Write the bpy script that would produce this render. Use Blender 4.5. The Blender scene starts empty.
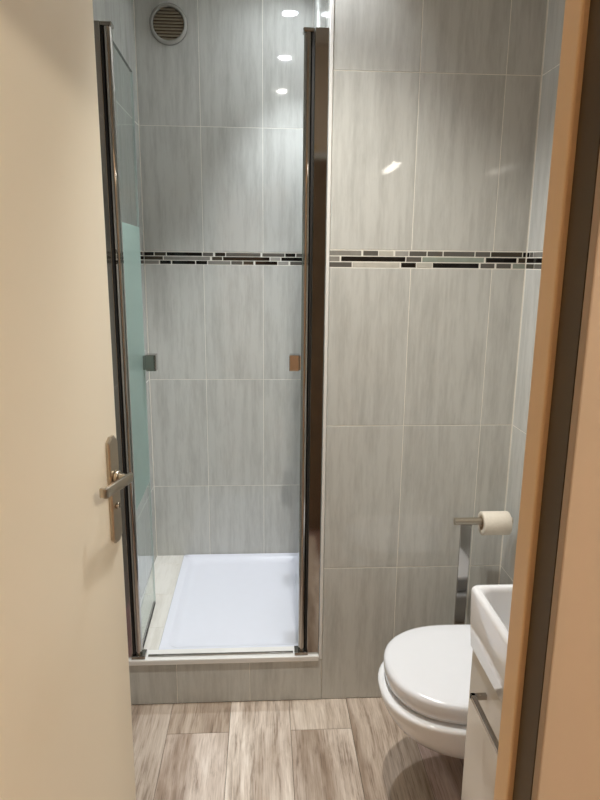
import bpy, bmesh, math, random
from mathutils import Matrix, Vector

random.seed(7)
S = bpy.context.scene
COL = S.collection
PI = math.pi

# ------------------------------------------------------------------ camera
def look_matrix(yaw, pitch, roll, loc):
    cy, sy, cp, sp = math.cos(yaw), math.sin(yaw), math.cos(pitch), math.sin(pitch)
    f = Vector((sy*cp, cy*cp, -sp)); r = Vector((cy, -sy, 0)); u = r.cross(f)
    r2 = r*math.cos(roll) + u*math.sin(roll); u2 = u*math.cos(roll) - r*math.sin(roll)
    m = Matrix((r2, u2, -f)).transposed().to_4x4(); m.translation = loc
    return m
cam = bpy.data.cameras.new('camera'); camo = bpy.data.objects.new('camera', cam); COL.objects.link(camo)
cam.sensor_fit = 'HORIZONTAL'; cam.sensor_width = 36; cam.lens = 629.08/600*36
cam.clip_start = 0.02
camo.matrix_world = look_matrix(0.05859, 0.21606, 0.00986, (-0.44405, -1.91908, 1.49406))
S.camera = camo

# ------------------------------------------------------------------ world and view
w = bpy.data.worlds.new('world'); S.world = w; w.use_nodes = True
w.node_tree.nodes['Background'].inputs[0].default_value = (1.0, .9, .78, 1)
w.node_tree.nodes['Background'].inputs[1].default_value = 0.02
vs = S.view_settings
vs.view_transform = 'Standard'; vs.look = 'None'; vs.gamma = 1; vs.use_curve_mapping = False
vs.exposure = 1.05

SPOT_W = (22.0, 23.0, 44.0)       # shower, toilet, entrance downlights
SPOT_Y = (0.57, -0.03, -0.68)
SPOT_CONE = (68, 98, 84)
SPOT_BLEND = (.7, .6, 1.0)
SPOT_TILT = (0, 0, 20)            # the one by the door is swivelled towards the tiled wall
SPOT_COL = ((0.88, 0.94, 1.0), (0.95, 0.97, 1.0), (1.0, 0.97, 0.90))
HALL_W = 106.0
HALL_COL = (1.0, 0.885, 0.72)

# ------------------------------------------------------------------ materials
def new_mat(name):
    m = bpy.data.materials.new(name); m.use_nodes = True
    nt = m.node_tree; return m, nt, nt.nodes['Principled BSDF']
def N(nt, t, **kw):
    n = nt.nodes.new(t)
    for k, v in kw.items(): setattr(n, k, v)
    return n
def L(nt, a, b): nt.links.new(a, b)
def set_in(n, **kw):
    for k, v in kw.items(): n.inputs[k.replace('_', ' ')].default_value = v

def plain(name, col, rough=.4, metal=0, noise=0.0, nscale=30, bump=0.0, coat=0):
    m, nt, b = new_mat(name)
    set_in(b, Base_Color=(*col, 1), Roughness=rough, Metallic=metal)
    b.inputs['Coat Weight'].default_value = coat
    b.inputs['Coat Roughness'].default_value = .05
    tc = N(nt, 'ShaderNodeTexCoord'); nz = N(nt, 'ShaderNodeTexNoise')
    set_in(nz, Scale=nscale, Detail=4.0); L(nt, tc.outputs['Object'], nz.inputs['Vector'])
    mix = N(nt, 'ShaderNodeMix', data_type='RGBA')
    mix.inputs[6].default_value = (*[c*(1-noise) for c in col], 1)
    mix.inputs[7].default_value = (*[min(1, c*(1+noise)) for c in col], 1)
    L(nt, nz.outputs['Fac'], mix.inputs[0]); L(nt, mix.outputs[2], b.inputs['Base Color'])
    if bump:
        bp = N(nt, 'ShaderNodeBump'); set_in(bp, Strength=bump, Distance=.002)
        L(nt, nz.outputs['Fac'], bp.inputs['Height']); L(nt, bp.outputs[0], b.inputs['Normal'])
    return m

def obj_coords(nt, scale):
    tc = N(nt, 'ShaderNodeTexCoord'); oi = N(nt, 'ShaderNodeObjectInfo')
    mul = N(nt, 'ShaderNodeMath', operation='MULTIPLY'); mul.inputs[1].default_value = 37.0
    L(nt, oi.outputs['Random'], mul.inputs[0])
    add = N(nt, 'ShaderNodeVectorMath', operation='ADD')
    L(nt, tc.outputs['Object'], add.inputs[0]); L(nt, mul.outputs[0], add.inputs[1])
    mp = N(nt, 'ShaderNodeMapping'); mp.inputs['Scale'].default_value = scale
    L(nt, add.outputs[0], mp.inputs['Vector'])
    return mp.outputs[0], add.outputs[0], oi

def tile_material(name, dark, light, rough):
    m, nt, b = new_mat(name)
    v, raw, oi = obj_coords(nt, (34, 34, 3.0))
    n1 = N(nt, 'ShaderNodeTexNoise'); set_in(n1, Scale=1.0, Detail=6.0, Roughness=.62); L(nt, v, n1.inputs['Vector'])
    mp2 = N(nt, 'ShaderNodeMapping'); mp2.inputs['Scale'].default_value = (110, 110, 16); L(nt, raw, mp2.inputs['Vector'])
    n2 = N(nt, 'ShaderNodeTexNoise'); set_in(n2, Scale=1.0, Detail=3.0, Roughness=.7); L(nt, mp2.outputs[0], n2.inputs['Vector'])
    mp3 = N(nt, 'ShaderNodeMapping'); mp3.inputs['Scale'].default_value = (9, 9, 4); L(nt, raw, mp3.inputs['Vector'])
    n3 = N(nt, 'ShaderNodeTexNoise'); set_in(n3, Scale=1.0, Detail=2.0); L(nt, mp3.outputs[0], n3.inputs['Vector'])
    a = N(nt, 'ShaderNodeMath', operation='MULTIPLY_ADD'); a.inputs[1].default_value = .45
    L(nt, n2.outputs['Fac'], a.inputs[0]); L(nt, n1.outputs['Fac'], a.inputs[2])
    a2 = N(nt, 'ShaderNodeMath', operation='MULTIPLY_ADD'); a2.inputs[1].default_value = .35
    L(nt, n3.outputs['Fac'], a2.inputs[0]); L(nt, a.outputs[0], a2.inputs[2])
    r = N(nt, 'ShaderNodeValToRGB')
    r.color_ramp.elements[0].position = .62; r.color_ramp.elements[0].color = (*dark, 1)
    r.color_ramp.elements[1].position = 1.02; r.color_ramp.elements[1].color = (*light, 1)
    L(nt, a2.outputs[0], r.inputs[0]); L(nt, r.outputs[0], b.inputs['Base Color'])
    set_in(b, Roughness=rough)
    bp = N(nt, 'ShaderNodeBump'); set_in(bp, Strength=.02, Distance=.001)
    L(nt, a.outputs[0], bp.inputs['Height']); L(nt, bp.outputs[0], b.inputs['Normal'])
    return m

def wood_material(name):
    m, nt, b = new_mat(name)
    v, raw, oi = obj_coords(nt, (38, 38, 2.6))
    dist = N(nt, 'ShaderNodeTexNoise'); set_in(dist, Scale=3.0, Detail=3.0); L(nt, raw, dist.inputs['Vector'])
    mixv = N(nt, 'ShaderNodeVectorMath', operation='MULTIPLY_ADD')
    mixv.inputs[1].default_value = (2.6, 2.6, 2.6)
    L(nt, dist.outputs['Color'], mixv.inputs[0]); L(nt, v, mixv.inputs[2])
    n1 = N(nt, 'ShaderNodeTexNoise'); set_in(n1, Scale=1.0, Detail=7.0, Roughness=.68); L(nt, mixv.outputs[0], n1.inputs['Vector'])
    mp2 = N(nt, 'ShaderNodeMapping'); mp2.inputs['Scale'].default_value = (300, 300, 11); L(nt, raw, mp2.inputs['Vector'])
    n2 = N(nt, 'ShaderNodeTexNoise'); set_in(n2, Scale=1.0, Detail=2.0, Roughness=.6); L(nt, mp2.outputs[0], n2.inputs['Vector'])
    mp3 = N(nt, 'ShaderNodeMapping'); mp3.inputs['Scale'].default_value = (11, 11, 1.3); L(nt, raw, mp3.inputs['Vector'])
    n3 = N(nt, 'ShaderNodeTexNoise'); set_in(n3, Scale=1.0, Detail=3.0, Roughness=.55); L(nt, mp3.outputs[0], n3.inputs['Vector'])
    a = N(nt, 'ShaderNodeMath', operation='MULTIPLY_ADD'); a.inputs[1].default_value = .55
    L(nt, n2.outputs['Fac'], a.inputs[0]); L(nt, n1.outputs['Fac'], a.inputs[2])
    r = N(nt, 'ShaderNodeValToRGB'); e = r.color_ramp.elements
    e[0].position = .54; e[0].color = (.36, .29, .24, 1)
    e[1].position = .96; e[1].color = (1.0, .96, .92, 1)
    x = r.color_ramp.elements.new(.73); x.color = (.76, .69, .63, 1)
    L(nt, a.outputs[0], r.inputs[0])
    r3 = N(nt, 'ShaderNodeValToRGB')
    r3.color_ramp.elements[0].position = .34; r3.color_ramp.elements[0].color = (.48, .41, .35, 1)
    r3.color_ramp.elements[1].position = .55; r3.color_ramp.elements[1].color = (1, 1, 1, 1)
    L(nt, n3.outputs['Fac'], r3.inputs[0])
    mu = N(nt, 'ShaderNodeMix', data_type='RGBA', blend_type='MULTIPLY'); mu.inputs[0].default_value = 1
    L(nt, r.outputs[0], mu.inputs[6]); L(nt, r3.outputs[0], mu.inputs[7])
    mu2 = N(nt, 'ShaderNodeMix', data_type='RGBA', blend_type='MULTIPLY'); mu2.inputs[0].default_value = 1
    L(nt, mu.outputs[2], mu2.inputs[6]); L(nt, oi.outputs['Color'], mu2.inputs[7])
    L(nt, mu2.outputs[2], b.inputs['Base Color'])
    set_in(b, Roughness=.5)
    bp = N(nt, 'ShaderNodeBump'); set_in(bp, Strength=.18, Distance=.001)
    L(nt, a.outputs[0], bp.inputs['Height']); L(nt, bp.outputs[0], b.inputs['Normal'])
    return m

def glass_material(name, tint, refl=1.0, haze=0.0, hazecol=(.7, .85, .82)):
    m = bpy.data.materials.new(name); m.use_nodes = True; nt = m.node_tree
    nt.nodes.remove(nt.nodes['Principled BSDF']); out = nt.nodes['Material Output']
    tr = N(nt, 'ShaderNodeBsdfTransparent'); tr.inputs[0].default_value = (*tint, 1)
    base = tr.outputs[0]
    if haze > 0:
        df = N(nt, 'ShaderNodeBsdfDiffuse'); df.inputs[0].default_value = (*hazecol, 1)
        tl = N(nt, 'ShaderNodeBsdfTranslucent'); tl.inputs[0].default_value = (*hazecol, 1)
        md = N(nt, 'ShaderNodeMixShader'); md.inputs[0].default_value = .5
        L(nt, df.outputs[0], md.inputs[1]); L(nt, tl.outputs[0], md.inputs[2])
        nz = N(nt, 'ShaderNodeTexNoise'); set_in(nz, Scale=400.0)
        tc = N(nt, 'ShaderNodeTexCoord'); L(nt, tc.outputs['Object'], nz.inputs['Vector'])
        mr = N(nt, 'ShaderNodeMapRange'); mr.inputs['To Min'].default_value = haze-.05; mr.inputs['To Max'].default_value = haze+.05
        L(nt, nz.outputs['Fac'], mr.inputs['Value'])
        mh = N(nt, 'ShaderNodeMixShader'); L(nt, mr.outputs[0], mh.inputs[0])
        L(nt, tr.outputs[0], mh.inputs[1]); L(nt, md.outputs[0], mh.inputs[2]); base = mh.outputs[0]
    gl = N(nt, 'ShaderNodeBsdfGlossy'); gl.inputs['Roughness'].default_value = .02 if haze == 0 else .25
    fr = N(nt, 'ShaderNodeFresnel'); fr.inputs[0].default_value = 1.45
    sc = N(nt, 'ShaderNodeMath', operation='MULTIPLY'); sc.inputs[1].default_value = refl
    gm = N(nt, 'ShaderNodeNewGeometry'); inv = N(nt, 'ShaderNodeMath', operation='SUBTRACT'); inv.inputs[0].default_value = 1
    L(nt, gm.outputs['Backfacing'], inv.inputs[1])
    fo = N(nt, 'ShaderNodeMath', operation='MULTIPLY'); L(nt, fr.outputs[0], fo.inputs[0]); L(nt, inv.outputs[0], fo.inputs[1])
    L(nt, fo.outputs[0], sc.inputs[0])
    mx = N(nt, 'ShaderNodeMixShader'); L(nt, sc.outputs[0], mx.inputs[0])
    L(nt, base, mx.inputs[1]); L(nt, gl.outputs[0], mx.inputs[2]); L(nt, mx.outputs[0], out.inputs[0])
    return m

def emit_material(name, col, strength):
    m, nt, b = new_mat(name)
    set_in(b, Base_Color=(*col, 1)); b.inputs['Emission Color'].default_value = (*col, 1)
    b.inputs['Emission Strength'].default_value = strength
    return m

M = {}
M['tile'] = tile_material('grey_streaked_tile', (.442, .440, .412), (.586, .588, .555), .05)
M['pale_tile'] = tile_material('pale_beige_tile', (.66, .63, .57), (.80, .78, .73), .25)
M['grout'] = plain('grout', (.80, .78, .71), .85, noise=.08, nscale=120)
M['floor_grout'] = plain('floor_joint', (.17, .14, .11), .9, noise=.1)
M['wood'] = wood_material('greyed_oak_floor')
M['ceiling'] = plain('ceiling_paint', (.80, .79, .76), .8, noise=.02)
M['hall_paint'] = plain('hall_wall_paint', (.80, .64, .50), .7, noise=.03, nscale=60, bump=.05)
M['architrave'] = plain('architrave_paint', (.44, .36, .275), .6, noise=.03, nscale=40)
M['frame_brown'] = plain('brown_frame_wood', (.20, .125, .07), .4, noise=.25, nscale=9)
M['frame_shade'] = plain('shaded_rebate', (.075, .052, .022), .5, noise=.2, nscale=12)  # shade behind the door stop, put into the rebate's colour
M['frame_paint'] = plain('door_frame_paint', (.80, .61, .38), .45, noise=.03, nscale=20)
M['door_paint'] = plain('cream_door_paint', (.86, .80, .67), .38, noise=.015, nscale=6)
M['chrome'] = plain('polished_chrome', (.42, .40, .375), .06, 1, noise=.03)
M['bright_chrome'] = plain('bright_chrome', (.80, .80, .79), .10, 1, noise=.02)
M['dark_gasket'] = plain('black_rubber_gasket', (.012, .011, .010), .5, noise=.1)
M['nickel'] = plain('brushed_nickel', (.50, .44, .36), .28, 1, noise=.06, nscale=90)
M['ceramic'] = plain('white_ceramic', (.86, .87, .89), .08, noise=.01, coat=.3)
M['plastic'] = plain('white_seat_plastic', (.79, .80, .83), .16, noise=.01)
M['tray'] = plain('white_tray_acrylic', (.80, .82, .90), .22, noise=.01)
M['white_trim'] = plain('white_trim', (.80, .79, .76), .35, noise=.02)
M['gloss_white'] = plain('gloss_white_lacquer', (.72, .70, .66), .10, noise=.01, coat=.4)
M['paper'] = plain('toilet_paper', (.70, .64, .54), .95, noise=.06, nscale=160, bump=.4)
M['card'] = plain('cardboard', (.40, .30, .20), .9, noise=.1)
M['vent_dark'] = plain('vent_duct', (.12, .09, .06), .7, noise=.1)
M['vent_ring'] = plain('vent_ring_satin', (.36, .35, .32), .25, 0, noise=.03)
M['vent_slat'] = plain('vent_slat_metal', (.60, .51, .39), .25, .35, noise=.1, nscale=60)
M['brown_wood'] = plain('brown_wood_door', (.13, .075, .04), .4, noise=.3, nscale=8)
M['glass'] = glass_material('clear_glass', (.93, .965, .955), 1.0)
M['glass_edge'] = glass_material('glass_edge_seal', (.75, .84, .82), 1.0, .55, (.80, .86, .85))
M['green_edge'] = plain('dark_green_glass_edge', (.06, .10, .09), .2, noise=.1)
M['frost'] = glass_material('frosted_glass', (.80, .92, .89), .4, .62, (.66, .79, .745))
for k, c, rg in (('k', (.008, .007, .006), .08), ('o', (.055, .045, .032), .12), ('d', (.115, .108, .095), .15),
                 ('m', (.25, .24, .215), .2), ('l', (.36, .35, .32), .2), ('p', (.52, .50, .44), .25), ('g', (.29, .33, .28), .1)):
    M['mosaic_'+k] = plain('mosaic_'+k, c, rg, noise=.25, nscale=45)

# ------------------------------------------------------------------ mesh helpers
def link(name, me, mat, parent=None, loc=(0, 0, 0), rot=(0, 0, 0), smooth=False):
    o = bpy.data.objects.new(name, me); COL.objects.link(o)
    if mat and not me.materials: me.materials.append(mat)
    if smooth:
        for p in me.polygons: p.use_smooth = True
    o.location = loc; o.rotation_euler = rot
    if parent: o.parent = parent
    return o
def empty(name, loc=(0, 0, 0), rz=0):
    o = bpy.data.objects.new(name, None); COL.objects.link(o); o.location = loc; o.rotation_euler = (0, 0, rz)
    o.empty_display_size = .05
    return o
def tag(o, label, cat, group=None, kind=None):
    o['label'] = label; o['category'] = cat
    if group: o['group'] = group
    if kind: o['kind'] = kind
    return o
def bm_mesh(bm, name='mesh'):
    bmesh.ops.recalc_face_normals(bm, faces=bm.faces)
    me = bpy.data.meshes.new(name); bm.to_mesh(me); bm.free(); return me
def add_box(bm, a, b, bev=0, seg=2):
    vs = [bm.verts.new((x, y, z)) for x in (a[0], b[0]) for y in (a[1], b[1]) for z in (a[2], b[2])]
    fs = [bm.faces.new([vs[i] for i in q]) for q in ((0, 1, 3, 2), (4, 6, 7, 5), (0, 4, 5, 1), (2, 3, 7, 6), (0, 2, 6, 4), (1, 5, 7, 3))]
    if bev:
        es = set(e for f in fs for e in f.edges)
        bmesh.ops.bevel(bm, geom=list(es), offset=bev, segments=seg, affect='EDGES', profile=.5)
def box(name, a, b, mat, parent=None, bev=0, seg=2, loc=(0, 0, 0), smooth=False):
    bm = bmesh.new(); add_box(bm, a, b, bev, seg)
    return link(name, bm_mesh(bm, name), mat, parent, loc, smooth=smooth)
def add_tube(bm, p0, p1, r, n=20, r1=None):
    p0, p1 = Vector(p0), Vector(p1); d = p1-p0; q = d.to_track_quat('Z', 'Y')
    r1 = r if r1 is None else r1; rings = []
    for p, rr in ((p0, r), (p1, r1)):
        rings.append([bm.verts.new(p + q @ Vector((rr*math.cos(2*PI*i/n), rr*math.sin(2*PI*i/n), 0))) for i in range(n)])
    for i in range(n): bm.faces.new((rings[0][i], rings[0][(i+1) % n], rings[1][(i+1) % n], rings[1][i]))
    bm.faces.new(rings[0][::-1]); bm.faces.new(rings[1])
def tube(name, p0, p1, r, mat, parent=None, n=20, r1=None):
    bm = bmesh.new(); add_tube(bm, p0, p1, r, n, r1); me = bm_mesh(bm, name)
    o = link(name, me, mat, parent)
    for p in me.polygons: p.use_smooth = len(p.vertices) == 4
    return o
def lathe(name, prof, axis, mat, parent=None, n=40, loc=(0, 0, 0), closed=False):
    """prof: (radius, along-axis) pairs turned round the axis"""
    q = Vector(axis).to_track_quat('Z', 'Y'); bm = bmesh.new(); rings = []
    for r, h in prof:
        if r < 1e-6: rings.append([bm.verts.new(q @ Vector((0, 0, h)))])
        else: rings.append([bm.verts.new(q @ Vector((r*math.cos(2*PI*i/n), r*math.sin(2*PI*i/n), h))) for i in range(n)])
    pairs = list(zip(rings[:-1], rings[1:])) + ([(rings[-1], rings[0])] if closed else [])
    for A, B in pairs:
        for i in range(n):
            a, b = A[i % len(A)], A[(i+1) % len(A)]; c, d = B[(i+1) % len(B)], B[i % len(B)]
            f = [a, b, c, d]; g = []
            for v in f:
                if v not in g: g.append(v)
            if len(g) > 2: bm.faces.new(g)
    me = bm_mesh(bm, name); o = link(name, me, mat, parent, loc, smooth=True)
    return o
def auto_smooth(o, ang=35):
    for p in o.data.polygons: p.use_smooth = True
    o.data.set_sharp_from_angle(angle=math.radians(ang))
    return o

_slabs = {}
def slab_mesh(w, h, t, c, mat):
    """upright piece, front face at y=0 looking to -y, chamfered front edge, back at y=t"""
    k = (round(w, 4), round(h, 4), round(t, 4), round(c, 4), mat.name)
    if k in _slabs: return _slabs[k]
    bm = bmesh.new(); R = []
    for y, i in ((t, 0), (c, 0), (0, c)):
        R.append([bm.verts.new((sx*(w/2-i), y, sz*(h/2-i))) for sx, sz in ((-1, -1), (1, -1), (1, 1), (-1, 1))])
    bm.faces.new(R[0][::-1]); bm.faces.new(R[2])
    for A, B in zip(R[:-1], R[1:]):
        for i in range(4): bm.faces.new((A[i], A[(i+1) % 4], B[(i+1) % 4], B[i]))
    me = bm_mesh(bm, 'slab'); me.materials.append(mat); _slabs[k] = me
    return me

CEIL = 2.53
TILE_ROWS = [0.0, .497, .988, 1.479, None, 1.531, 2.022, 2.513, CEIL]      # None: the mosaic band
MOS_Z = [(1.5145, 1.5285), (1.4975, 1.5115), (1.4805, 1.4945)]
def tile_wall(wall, origin, along, rotz, cols, zmin=0.0, mosaic=None, grout=.0026):
    """tiles on a wall: origin + s*along gives the plane, cols the vertical joints in s"""
    o = Vector(origin); a = Vector(along)
    rows = TILE_ROWS
    for r0, r1 in zip(rows[:-1], rows[1:]):
        if r0 is None or r1 is None: continue
        z0, z1 = max(r0, zmin), r1
        if z1 - z0 < .012: continue
        for c0, c1 in zip(cols[:-1], cols[1:]):
            wd, ht = abs(c1-c0)-grout, z1-z0-grout
            p = o + a*((c0+c1)/2)
            link('tile', slab_mesh(wd, ht, .005, .0007, M['tile']), None, wall, (p.x, p.y, (z0+z1)/2), (0, 0, rotz))
    if mosaic:
        for (z0, z1), row in zip(MOS_Z, mosaic):
            for s0, s1, c in row:
                s0, s1 = s0/1000, s1/1000
                p = o + a*((s0+s1)/2)
                link('mosaic_tile', slab_mesh(abs(s1-s0), z1-z0, .005, .0008, M['mosaic_'+c]), None, wall, (p.x, p.y, (z0+z1)/2), (0, 0, rotz))
def random_mosaic(s0, s1):
    rows = []
    for k in range(3):
        row = []; s = s0; first = random.choice((40, 70, 25))
        while s < s1-8:
            wd = first if first else random.choice((46, 46, 95, 95, 144, 193)); first = None
            e = min(s+wd, s1); row.append((s, e, random.choice('kkkddomlpg'))); s = e+3
        rows.append(row)
    return rows

GAP = .0008
# ------------------------------------------------------------------ the setting
def struct(name, boxes, mat, label, cat, bev=0):
    bm = bmesh.new()
    for a, b in boxes: add_box(bm, a, b, bev)
    return tag(link(name, bm_mesh(bm, name), mat), label, cat, kind='structure')

MF = [[(-247, -152, 'm'), (-146, -101, 'd'), (-98, -55, 'p'), (-49, -9, 'l'), (-6, 46, 'd'), (49, 95, 'd'), (98, 193, 'd'), (196, 241, 'd'), (244, 340, 'o'), (343, 352, 'k')],
      [(-247, -217, 'm'), (-212, -18, 'k'), (-15, 31, 'd'), (34, 223, 'g'), (229, 324, 'k'), (330, 352, 'o')],
      [(-247, -180, 'd'), (-177, -35, 'p'), (-30, 15, 'k'), (18, 64, 'p'), (67, 208, 'k'), (214, 257, 'd'), (263, 308, 'd'), (314, 352, 'g')]]
MBK = [[(-941, -902, 'k'), (-898, -852, 'o'), (-848, -702, 'k'), (-698, -656, 'd'), (-647, -605, 'k'), (-601, -457, 'd'), (-449, -356, 'd'), (-352, -310, 'k'), (-306, -249, 'd')],
       [(-941, -865, 'o'), (-861, -669, 'm'), (-660, -618, 'o'), (-614, -419, 'k'), (-415, -373, 'l'), (-369, -249, 'k')],
       [(-941, -882, 'm'), (-877, -832, 'k'), (-827, -731, 'k'), (-727, -681, 'k'), (-677, -584, 'm'), (-580, -533, 'd'), (-529, -487, 'o'), (-479, -386, 'k'), (-382, -339, 'l'), (-331, -249, 'd')]]
DB = .806                                  # back of the shower
wb = struct('wall_shower_back', [((-.942, DB+GAP, 0), (-.2, DB+.1, CEIL))], M['grout'], 'grey tiled back wall of the shower with dark mosaic border', 'wall')
tile_wall(wb, (0, DB, 0), (1, 0, 0), 0, [-.9395, -.6958, -.4458, -.247], .15, MBK)
wl = struct('wall_shower_left', [((-1.05, .0, 0), (-.942-GAP, DB+.1, CEIL))], M['grout'], 'grey tiled left wall of the shower behind the frosted glass', 'wall')
tile_wall(wl, (-.942, 0, 0), (0, 1, 0), PI/2, [.012, .056, .306, .556, DB-.003], .15, random_mosaic(14, 800))
tile_wall(wl, (0, 0, 0), (1, 0, 0), 0, [-1.05, -.944])
wr = struct('wall_shower_right', [((-.247+GAP, .06, 0), (-.2, DB, CEIL))], M['grout'], 'grey tiled side wall inside the shower behind the toilet wall', 'wall')
tile_wall(wr, (-.247, 0, 0), (0, 1, 0), -PI/2, [.014, .056, .306, .556, DB], .15, random_mosaic(14, 800))
wf = struct('wall_toilet', [((-.247+GAP, GAP, 0), (.45, .06, CEIL))], M['grout'], 'grey tiled wall right of the shower with mosaic border', 'wall')
tile_wall(wf, (0, 0, 0), (1, 0, 0), 0, [-.247, 0, .25, .3525], 0, MF)
wrt = struct('wall_right', [((.354+GAP, -1.414, 0), (.45, GAP, CEIL))], M['grout'], 'grey tiled right wall behind the washbasin and toilet', 'wall')
tile_wall(wrt, (.354, 0, 0), (0, 1, 0), -PI/2, [-.0035, -.25, -.5, -.75, -1.0, -1.25, -1.414], 0, 
          [[(-1410, -1220, 'd'), (-1217, -1022, 'k'), (-1019, -876, 'm'), (-873, -730, 'k'), (-727, -582, 'd'), (-579, -486, 'l'), (-483, -290, 'o'), (-287, -144, 'k'), (-141, -48, 'm'), (-45, -22, 'd'), (-19, -2, 'k')],
           [(-1410, -1267, 'k'), (-1264, -1071, 'g'), (-1068, -925, 'd'), (-922, -779, 'k'), (-776, -631, 'm'), (-628, -435, 'k'), (-432, -337, 'g'), (-334, -191, 'd'), (-188, -2, 'k')],
           [(-1410, -1317, 'p'), (-1314, -1121, 'k'), (-1118, -975, 'd'), (-972, -829, 'o'), (-826, -681, 'k'), (-678, -533, 'p'), (-530, -337, 'd'), (-334, -191, 'k'), (-188, -60, 'd'), (-57, -2, 'o')]])
wlr = struct('wall_left', [((-1.15, -1.414, 0), (-1.05-GAP, .1, CEIL))], M['grout'], 'grey tiled left wall behind the open door', 'wall')
tile_wall(wlr, (-1.05, 0, 0), (0, 1, 0), PI/2, [-1.414, -1.25, -1.0, -.75, -.5, -.25, -.001], 0, random_mosaic(-1410, -2))

# entrance wall between hall and bathroom, doorway cut out
YH, YB = -1.476, -1.414
struct('wall_entrance', [((-2.0, YH, 0), (-1.0, YB, CEIL)), ((-.17, YH, 0), (1.4, YB, CEIL)), ((-1.0, YH, 2.07), (-.17, YB, CEIL))],
       M['hall_paint'], 'painted wall around the doorway, seen at the right edge', 'wall')
struct('wall_hall_left', [((-2.1, -3.6, 0), (-2.0, YB, CEIL))], M['hall_paint'], 'painted left wall of the hall outside', 'wall')
struct('wall_hall_right', [((1.4, -3.6, 0), (1.5, YB, CEIL))], M['hall_paint'], 'painted right wall of the hall outside', 'wall')
struct('wall_hall_back', [((-2.1, -3.7, 0), (1.5, -3.6, CEIL))], M['hall_paint'], 'painted far wall of the hall behind the viewer', 'wall')
struct('ceiling', [((-2.1, -3.7, CEIL), (1.5, 1.0, CEIL+.06))], M['ceiling'], 'white painted ceiling over bathroom and hall', 'ceiling')

# door frame: jamb with a small stop on the bathroom side
fr = struct('trim_1', [((-.222, -1.4435, 0), (-.168, YB, 2.03)), ((-1.002, YH, 0), (-.962, YB, 2.03)), ((-1.002, YH, 2.032), (-.168, YB, 2.068))],
            M['frame_paint'], 'tan door frame post at the right edge of the picture', 'door frame', bev=.0022)
box('rebate', (-.2165, YH-.0005, 0), (-.168, -1.444, 2.03), M['frame_shade'], fr)
box('architrave', (-.2165, YH-.012, 0), (-.10, YH-.001, 2.03), M['architrave'], fr, .0015)
box('architrave', (-1.07, YH-.012, 0), (-.962, YH-.001, 2.03), M['architrave'], fr, .0015)
box('architrave', (-1.07, YH-.012, 2.032), (-.10, YH-.001, 2.12), M['architrave'], fr, .0015)
box('inner_architrave', (-.208, YB+.0005, 0), (-.10, YB+.012, 2.00), M['frame_brown'], fr, .002)
box('inner_architrave', (-.208, YB+.0005, 2.002), (-.10, YB+.012, 2.03), M['white_trim'], fr, .002)

# floor of wood-look planks
fl = struct('floor', [((-2.1, -3.7, -.06), (1.5, 1.0, -.0015))], M['floor_grout'], 'greyed oak plank floor with staggered joints', 'floor')
tone = {(-.76, 0): (.60, .52, .44), (-.76, 1): (.86, .79, .73), (-.56, 0): (.92, .86, .79), (-.36, 0): (.80, .73, .65),
        (-.36, 1): (.82, .75, .68), (-.96, 0): (.60, .53, .46), (-.16, 0): (.70, .62, .54)}
x = -2.16; ci = 0
while x < 1.5:
    k = round(x, 2)
    even = (round((k+.76)/.2) % 4) in (0, 2)
    j = -.145 if even else -.745
    edges = [0.0, j]
    while edges[-1] > -3.6: edges.append(max(edges[-1]-1.2, -3.7))
    for i, (b, a) in enumerate(zip(edges[:-1], edges[1:])):
        if b-a < .05: continue
        x0, x1 = max(k, -2.1), min(k+.2, 1.5)
        o = link('plank', slab_mesh(x1-x0-.0014, b-a-.0014, .006, .0008, M['wood']), None, fl, ((x0+x1)/2, (a+b)/2, 0), (-PI/2, 0, 0))
        t = tone.get((k, i)) or tuple(c*random.uniform(.8, 1.05) for c in (.62, .54, .465))
        o.color = (*t, 1)
    x += .2

# riser under the shower tray
ri = struct('trim_2', [((-.942, GAP, 0), (-.2475, .05, .155))], M['grout'], 'grey tiled upstand below the shower tray', 'tiled upstand')
for a, b in ((-.942, -.744), (-.744, -.495), (-.495, -.2475)):
    link('tile', slab_mesh(b-a-.0022, .1535, .005, .0007, M['tile']), None, ri, ((a+b)/2, 0, .0772))
# white corner strip of the tiled wall
struct('trim_3', [((-.2575, -.0015, .158), (-.2478, .0125, CEIL))], M['white_trim'], 'white edge strip on the tiled wall corner beside the shower', 'edge strip', bev=.001)
# pale tiled ledge left of the tray
ld = struct('trim_4', [((-.9415, .0525, 0), (-.8172, DB-.001, .158))], M['grout'], 'pale tiled ledge between shower tray and left wall', 'ledge')
ys = [.052, .215, .455, .72, DB-.001]
for a, b in zip(ys[:-1], ys[1:]):
    o = link('tile', slab_mesh(.1238, b-a-.002, .005, .0006, M['pale_tile']), None, ld, (-.8792, (a+b)/2, .1595), (-PI/2, 0, 0))

# ------------------------------------------------------------------ shower tray
tr = tag(empty('shower_tray', (-.53, .4, 0)), 'white rectangular shower tray raised above the plank floor', 'shower tray')
def tray_mesh():
    bm = bmesh.new(); x0, x1, y0, y1 = -.8165, -.2485, .052, DB-.002
    lev = [(0, .02), (0, .160), (.002, .163), (.026, .163), (.034, .159), (.046, .147), (.07, .1445), (.2, .142)]
    R = []
    for ins, z in lev:
        c = .012 if ins < .02 else .03; pts = []
        for cx, cy, a0 in ((x1-ins-c, y1-ins-c, 0), (x0+ins+c, y1-ins-c, 90), (x0+ins+c, y0+ins+c, 180), (x1-ins-c, y0+ins+c, 270)):
            for t in range(5):
                a = math.radians(a0+t*22.5); pts.append(bm.verts.new((cx+c*math.cos(a)+.53, cy+c*math.sin(a)-.4, z)))
        R.append(pts)
    for A, B in zip(R[:-1], R[1:]):
        for i in range(20): bm.faces.new((A[i], A[(i+1) % 20], B[(i+1) % 20], B[i]))
    bm.faces.new(R[-1]); bm.faces.new(R[0][::-1])
    return bm_mesh(bm, 'tray')
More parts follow.
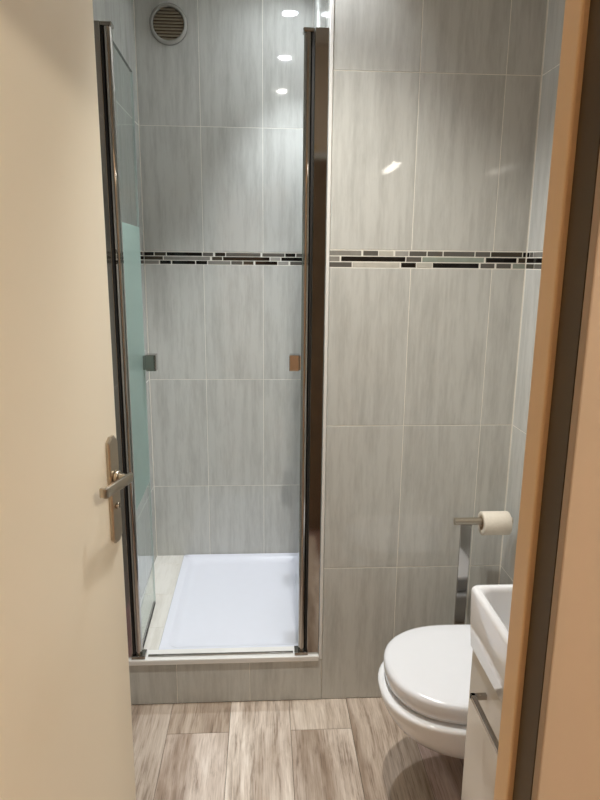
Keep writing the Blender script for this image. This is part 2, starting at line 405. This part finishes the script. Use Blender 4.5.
auto_smooth(link('tray', tray_mesh(), M['tray'], tr), 50)
box('front_lip', (-.9415, -.010, .156), (-.2585, .052, .176), M['white_trim'], tr, .003, 2, (.53, -.4, 0))

# ------------------------------------------------------------------ shower enclosure
ZB, ZT = .177, 2.131
en = tag(empty('shower_enclosure', (-.6, .02, ZB)), 'chrome framed shower enclosure with two glass doors folded inwards', 'shower enclosure')
O = Vector((-.6, .02, ZB))
def ebox(name, a, b, mat, parent=en, bev=0):
    a, b = Vector(a)-O, Vector(b)-O
    return box(name, a, b, mat, parent, bev)
for side in (-1, 1):
    X = (lambda v: v) if side == 1 else (lambda v: -1.189-v)     # mirror about the middle of the opening
    xs = lambda a, b: (min(X(a), X(b)), max(X(a), X(b)))
    a, b = xs(-.299, -.259) if side == 1 else (-.9405, -.889)
    ebox('wall_profile', (a, .002, ZB), (b, .040, ZT), M['chrome'], bev=.0015)
    a, b = xs(-.306, -.300)
    ebox('gasket', (a, .006, ZB), (b, .034, ZT-.004), M['dark_gasket'])
    c = X(-.3175)
    bm = bmesh.new(); add_tube(bm, Vector((c, .016, ZB+.006))-O, Vector((c, .016, ZT-.012))-O, .0120, 24)
    post = link('pivot_post', bm_mesh(bm), M['chrome'], en); auto_smooth(post)
    a, b = xs(-.3270, -.3080)
    ebox('post_fin', (a, .0265, ZB+.006), (b, .036, ZT-.012), M['chrome'])
    a, b = xs(-.3325, -.300)
    ebox('post_cap', (a, .002, ZT-.012), (b, .034, ZT), M['chrome'], bev=.003)
    a, b = xs(-.342, -.296)
    ebox('foot_bracket', (a, -.006, ZB), (b, .036, ZB+.012), M['chrome'], bev=.002)
ebox('threshold_rail', (-.84, .008, ZB), (-.346, .018, ZB+.004), M['chrome'], bev=.0008)

def glass_door(hx, hy, ex, ey):
    """hinged leaf from the pivot (hx, hy) to its free edge (ex, ey)"""
    d = Vector((ex-hx, ey-hy, 0)); ln = d.length; ang = math.atan2(d.y, d.x)
    z0, z1 = ZB+.012, 2.095
    bm = bmesh.new(); add_box(bm, (.010, -.003, 0), (ln, .003, z1-z0))
    g = link('glass_door', bm_mesh(bm), M['glass'], en, Vector((hx, hy, z0))-O, (0, 0, ang))
    g['label'] = 'clear glass leaf with a frosted middle band'
    box('frosted_band', (.012, -.0038, .69-z0), (ln-.004, .0038, 1.605-z0), M['frost'], g)
    box('edge_seal', (ln, -.0036, 0), (ln+.006, .0036, z1-z0), M['glass_edge'], g)
    box('top_edge', (.010, -.0031, z1-z0), (ln+.006, .0031, z1-z0+.0025), M['green_edge'], g)
    box('bottom_seal', (.010, -.004, -.010), (ln, .004, 0), M['dark_gasket'], g)
    return g, ln, z0
gl, ln, z0 = glass_door(-.8675, .030, -.875, .350)
zk = 1.14
def knob(g, x):
    bm = bmesh.new()
    for s in (-1, 1):
        a, b = sorted((s*.003, s*.014)); add_box(bm, (x-.016, a, zk-z0-.025), (x+.016, b, zk-z0+.025), .001)
        a, b = sorted((s*.014, s*.050)); add_box(bm, (x-.022, a, zk-z0-.029), (x+.022, b, zk-z0+.029), .002)
    link('knob', bm_mesh(bm), M['chrome'], g)
knob(gl, ln-.028)
gr_, ln2, z0 = glass_door(-.3215, .030, -.3005, .350)
knob(gr_, ln2-.028)

# ------------------------------------------------------------------ extractor vent
ve = tag(empty('extractor_vent', (-.809, DB, 2.389)), 'round extractor vent with metal louvres high on the shower wall', 'vent')
lathe('ring', [(.0595, .016), (.061, .020), (.066, .020), (.0725, .014), (.074, .001), (.0595, .001)], (0, -1, 0), M['vent_ring'], ve, 48, closed=True)
lathe('duct', [(0, .001), (.060, .001), (.060, .003), (0, .003)], (0, -1, 0), M['vent_dark'], ve, 40)
for i in range(10):
    z = -.052+i*.0115; hw = math.sqrt(max(.0592**2-z*z, 0))-.001
    bm = bmesh.new()
    vsl = [bm.verts.new(p) for p in ((-hw, -.017, z-.0045), (hw, -.017, z-.0045), (hw, -.006, z+.0045), (-hw, -.006, z+.0045),
                                     (-hw, -.0155, z-.0055), (hw, -.0155, z-.0055), (hw, -.0045, z+.0035), (-hw, -.0045, z+.0035))]
    for q in ((0, 1, 2, 3), (7, 6, 5, 4), (0, 4, 5, 1), (2, 6, 7, 3), (0, 3, 7, 4), (1, 5, 6, 2)): bm.faces.new([vsl[j] for j in q])
    link('louvre', bm_mesh(bm), M['vent_slat'], ve)

# ------------------------------------------------------------------ bathroom door (opens inwards, hinged on the left)
hinge = Vector((-.955, -1.405, 0)); free = Vector((-.7350, -.7, 0)); dd = free-hinge; dl = dd.length
ang = math.atan2(dd.y, dd.x)
door = tag(box('door_1', (0, 0, .006), (dl, .04, 2.028), M['door_paint'], None, .002), 'cream painted door standing open on the left', 'door', kind='structure')
door.location = hinge; door.rotation_euler = (0, 0, ang)
# local: x along the leaf, -y the face with the handle
sp = dl-.026
def plate_mesh():
    bm = bmesh.new(); w2, h2, c = .0165, .110, .010
    out = [(-w2+c, -h2), (w2-c, -h2), (w2, -h2+c), (w2, h2-c), (w2-c, h2), (-w2+c, h2), (-w2, h2-c), (-w2, -h2+c)]
    R = [[bm.verts.new((x*k, y, z*(1-(1-k)*.25))) for x, z in out] for y, k in ((0, 1), (-.005, 1), (-.0075, .88))]
    for A, B in zip(R[:-1], R[1:]):
        for i in range(8): bm.faces.new((A[i], A[(i+1) % 8], B[(i+1) % 8], B[i]))
    bm.faces.new(R[0]); bm.faces.new(R[-1])
    return bm_mesh(bm)
pl = link('handle_plate', plate_mesh(), M['nickel'], door, (sp, 0, 1.051)); pl['label'] = 'brushed nickel backplate'
lathe('lock_cylinder', [(0, .007), (.0055, .007), (.0065, .006), (.0065, .0), (0, 0)], (0, -1, 0), M['nickel'], pl, 24, (0, -.0065, -.033))
box('key_slot', (-.001, -.0142, -.036), (.001, -.0132, -.026), M['dark_gasket'], pl)
lathe('lever_collar', [(0, .010), (.011, .010), (.0125, .008), (.0125, 0), (0, 0)], (0, -1, 0), M['nickel'], pl, 24, (0, -.007, .028))
bm = bmesh.new()
add_tube(bm, (0, -.010, 0), (0, -.036, 0), .0075, 20)
add_box(bm, (-.090, -.0420, -.0105), (.009, -.0330, .0095), .003, 2)
add_box(bm, (-.090, -.0420, -.0105), (-.081, -.0260, .0095), .003, 2)
lv = link('lever', bm_mesh(bm), M['nickel'], door, (sp, 0, 1.079)); auto_smooth(lv, 40)

# ------------------------------------------------------------------ toilet
def outline(tip, xc, hw, xb, n=2.25, m=28, back=.93):
    pts = []
    for i in range(m+1):
        t = -PI/2+PI*i/m; c, s = math.cos(t), math.sin(t)
        pts.append((xc-(xc-tip)*abs(c)**(2/n), hw*math.copysign(abs(s)**(2/n), s)))
    r = []
    for k in range(1, 7): r.append((xc+(xb-xc)*k/6, hw*(1-(1-back)*(k/6)**2)))
    return pts + r + [(x, -y) for x, y in reversed(r)]
def loft(levels, cap0=True, cap1=True):
    bm = bmesh.new(); R = [[bm.verts.new((x, y, z)) for x, y in pts] for pts, z in levels]
    n = len(R[0])
    for A, B in zip(R[:-1], R[1:]):
        for i in range(n): bm.faces.new((A[i], A[(i+1) % n], B[(i+1) % n], B[i]))
    if cap0: bm.faces.new(R[0])
    if cap1: bm.faces.new(R[-1])
    return bm_mesh(bm)
TX, TY = .12, -.425
toi = tag(empty('toilet', (TX, TY, 0)), 'white wall hung toilet with closed lid beside the washbasin', 'toilet')
T = lambda tip, hw, xb=.352-TX, xc=.10-TX: outline(tip-TX, xc, hw, xb)
bowl = loft([(T(.10, .06, xc=.20-TX), .209), (T(.06, .085, xc=.19-TX), .211), (T(.02, .108, xc=.175-TX), .217), (T(-.028, .132, xc=.16-TX), .232),
             (T(-.066, .151, xc=.145-TX), .254), (T(-.096, .168, xc=.125-TX), .283), (T(-.115, .180), .314), (T(-.127, .188), .342),
             (T(-.132, .192), .361), (T(-.131, .191), .368), (T(-.126, .186), .371), (T(-.06, .13), .371)])
auto_smooth(link('bowl', bowl, M['ceramic'], toi), 60)
seat = loft([(T(-.098, .164, .30-TX), .373), (T(-.104, .170, .30-TX), .375), (T(-.104, .170, .30-TX), .381), (T(-.100, .166, .30-TX), .383)])
auto_smooth(link('seat', seat, M['plastic'], toi), 60)
lid = loft([(T(-.104, .170, .305-TX), .3845), (T(-.112, .178, .305-TX), .3855), (T(-.1145, .1805, .305-TX), .389), (T(-.1170, .183, .305-TX), .404), (T(-.118, .184, .305-TX), .422), (T(-.1165, .1825, .305-TX), .430),
            (T(-.112, .178, .303-TX), .4345), (T(-.103, .170, .30-TX), .4365), (T(-.06, .135, .27-TX), .4375), (T(.02, .07, .2-TX), .438)])
auto_smooth(link('lid', lid, M['plastic'], toi), 60)
for s in (-1, 1):
    tube('hinge', (.315-TX, s*.075-.02, .384), (.315-TX, s*.075+.02, .384), .011, M['bright_chrome'], toi)

# ------------------------------------------------------------------ toilet roll stand and roll
st = tag(empty('toilet_roll_stand', (.191, -.1, 0)), 'slim chrome toilet roll stand between toilet and tiled wall', 'stand')
box('base', (-.085, -.085, 0), (.085, .085, .010), M['bright_chrome'], st, .003)
box('post', (-.017, -.004, .010), (.017, .004, .700), M['chrome'], st, .001)
auto_smooth(tube('arm', (-.043, -.014, .708), (.140, -.014, .708), .0115, M['nickel'], st), 40)
ro = tag(empty('toilet_roll', (.2765, -.114, .708)), 'cream toilet paper roll hanging on the chrome stand', 'toilet roll')
lathe('paper', [(.021, -.043), (.0355, -.043), (.037, -.041), (.037, .041), (.0355, .043), (.021, .043)], (1, 0, 0), M['paper'], ro, 48, (0, 0, -.0075), closed=True)
lathe('core', [(.0195, -.0432), (.021, -.0432), (.021, .0432), (.0195, .0432)], (1, 0, 0), M['card'], ro, 40, (0, 0, -.0075), closed=True)

# ------------------------------------------------------------------ washbasin and vanity cabinet
BX0, BX1, BY0, BY1, BZ0, BZ1 = -.026, .3525, -1.31, -.768, .722, .856
ba = tag(empty('washbasin', ((BX0+BX1)/2, (BY0+BY1)/2, BZ0)), 'white rectangular ceramic washbasin on the vanity cabinet', 'washbasin')
def rrect(x0, x1, y0, y1, c, m=6):
    pts = []
    for cx, cy, a0 in ((x1-c, y1-c, 0), (x0+c, y1-c, 90), (x0+c, y0+c, 180), (x1-c, y0+c, 270)):
        for t in range(m+1):
            a = math.radians(a0+t*90/m); pts.append((cx+c*math.cos(a), cy+c*math.sin(a)))
    return pts
def R_(ins, z, c, dz=0):
    cx, cy = (BX0+BX1)/2, (BY0+BY1)/2
    return ([(x-cx, y-cy) for x, y in rrect(BX0+ins, BX1-(0 if ins < .016 else ins), BY0+ins, BY1-ins, c)], z-BZ0)
bas = loft([R_(.010, BZ0, .008), R_(.006, BZ0+.004, .010), R_(.002, BZ0+.06, .013), R_(.0, BZ1-.008, .014), R_(.0015, BZ1-.003, .014), R_(.005, BZ1, .012),
            R_(.013, BZ1, .010), R_(.0175, BZ1-.003, .02), R_(.020, BZ1-.010, .022), R_(.028, BZ1-.07, .03), R_(.045, BZ1-.098, .04), R_(.10, BZ1-.108, .04)])
auto_smooth(link('bowl', bas, M['ceramic'], ba), 60)
lathe('drain', [(0, .004), (.02, .004), (.023, .002), (.023, 0), (0, 0)], (0, 0, 1), M['bright_chrome'], ba, 28, (0, 0, BZ1-.1078-BZ0))

va = tag(empty('vanity_cabinet', (.17, -1.04, .26)), 'gloss white vanity cabinet with chrome bar handle below the washbasin', 'cabinet')
VO = Vector((.17, -1.04, .26))
box('body', Vector((.005, -1.30, .26))-VO, Vector((.3525, -.776, .721))-VO, M['gloss_white'], va, .0015)
for z0_, z1_, hz in ((.262, .716, .672),):
    df = box('drawer_front', Vector((-.0135, -1.299, z0_))-VO, Vector((.0045, -.777, z1_))-VO, M['gloss_white'], va, .0015)
    bm = bmesh.new()
    add_box(bm, Vector((-.0445, -1.215, hz-.0055))-VO, Vector((-.0355, -.865, hz+.0055))-VO, .001)
    for y in (-1.215, -.874): add_box(bm, Vector((-.0445, y, hz-.0055))-VO, Vector((-.0133, y+.009, hz+.0055))-VO, .001)
    link('handle', bm_mesh(bm), M['chrome'], df)

# ------------------------------------------------------------------ lamps
def downlight(k, label):
    y, wt, col, cone = SPOT_Y[k], SPOT_W[k], SPOT_COL[k], SPOT_CONE[k]
    t = tag(empty('downlight', (-.33, y, CEIL)), label, 'ceiling light', 'recessed ceiling downlights')
    lathe('rim', [(.034, -.0005), (.034, -.006), (.040, -.008), (.046, -.004), (.047, -.0005)], (0, 0, 1), M['bright_chrome'], t, 36, closed=True)
    e = emit_material('downlight_glow', col, 60.0)
    lathe('diffuser', [(0, -.0035), (.0335, -.0035), (.0335, -.001), (0, -.001)], (0, 0, 1), e, t, 32)
    ld_ = bpy.data.lights.new('downlight_beam', 'SPOT'); ld_.energy = wt; ld_.color = col
    ld_.spot_size = math.radians(cone); ld_.spot_blend = SPOT_BLEND[k]; ld_.shadow_soft_size = .03
    lo = bpy.data.objects.new('downlight_beam', ld_); COL.objects.link(lo); lo.parent = t; lo.location = (0, 0, -.012)
    lo.rotation_euler = (math.radians(SPOT_TILT[k]), 0, 0)
downlight(0, 'round recessed ceiling downlight over the shower tray')
downlight(1, 'round recessed ceiling downlight in front of the shower opening')
downlight(2, 'round recessed ceiling downlight nearest the bathroom doorway')

ml = tag(empty('wall_lamp', (.353, -.94, 1.895)), 'slim bar lamp on the right wall above the washbasin', 'wall lamp')
box('wall_plate', (-.012, -.05, -.02), (0, .05, .02), M['bright_chrome'], ml, .002)
tube('arm', (-.010, 0, 0), (-.232, 0, .0115), .006, M['bright_chrome'], ml)
box('housing', (-.262, -.135, .006), (-.222, .135, .020), M['bright_chrome'], ml, .002)
box('light_strip', (-.256, -.13, -.004), (-.228, .13, .0055), emit_material('lamp_strip_glow', (1, .93, .82), 9.0), ml)

hl = tag(empty('hall_lamp', (.60, -2.75, CEIL)), 'round ceiling lamp in the hall outside the bathroom', 'ceiling lamp')
lathe('base', [(0, -.02), (.13, -.02), (.135, -.015), (.135, -.0005), (0, -.0005)], (0, 0, 1), M['bright_chrome'], hl, 40)
lathe('shade', [(0, -.075), (.06, -.070), (.10, -.055), (.122, -.035), (.128, -.0205), (0, -.0205)], (0, 0, 1), emit_material('hall_lamp_glow', HALL_COL, HALL_W), hl, 40)

# brown wooden door at the far end of the hall
d2 = tag(box('door_2', (-.40, -3.60, .005), (.45, -3.56, 2.1), M['brown_wood'], None, .003), 'brown wooden door at the far end of the hall', 'door', kind='structure')
for z0_, z1_ in ((.2, .95), (1.1, 1.95)):
    for x0_, x1_ in ((-.30, -.03), (.08, .35)):
        box('panel', (x0_, -3.561, z0_), (x1_, -3.548, z1_), M['brown_wood'], d2, .006)
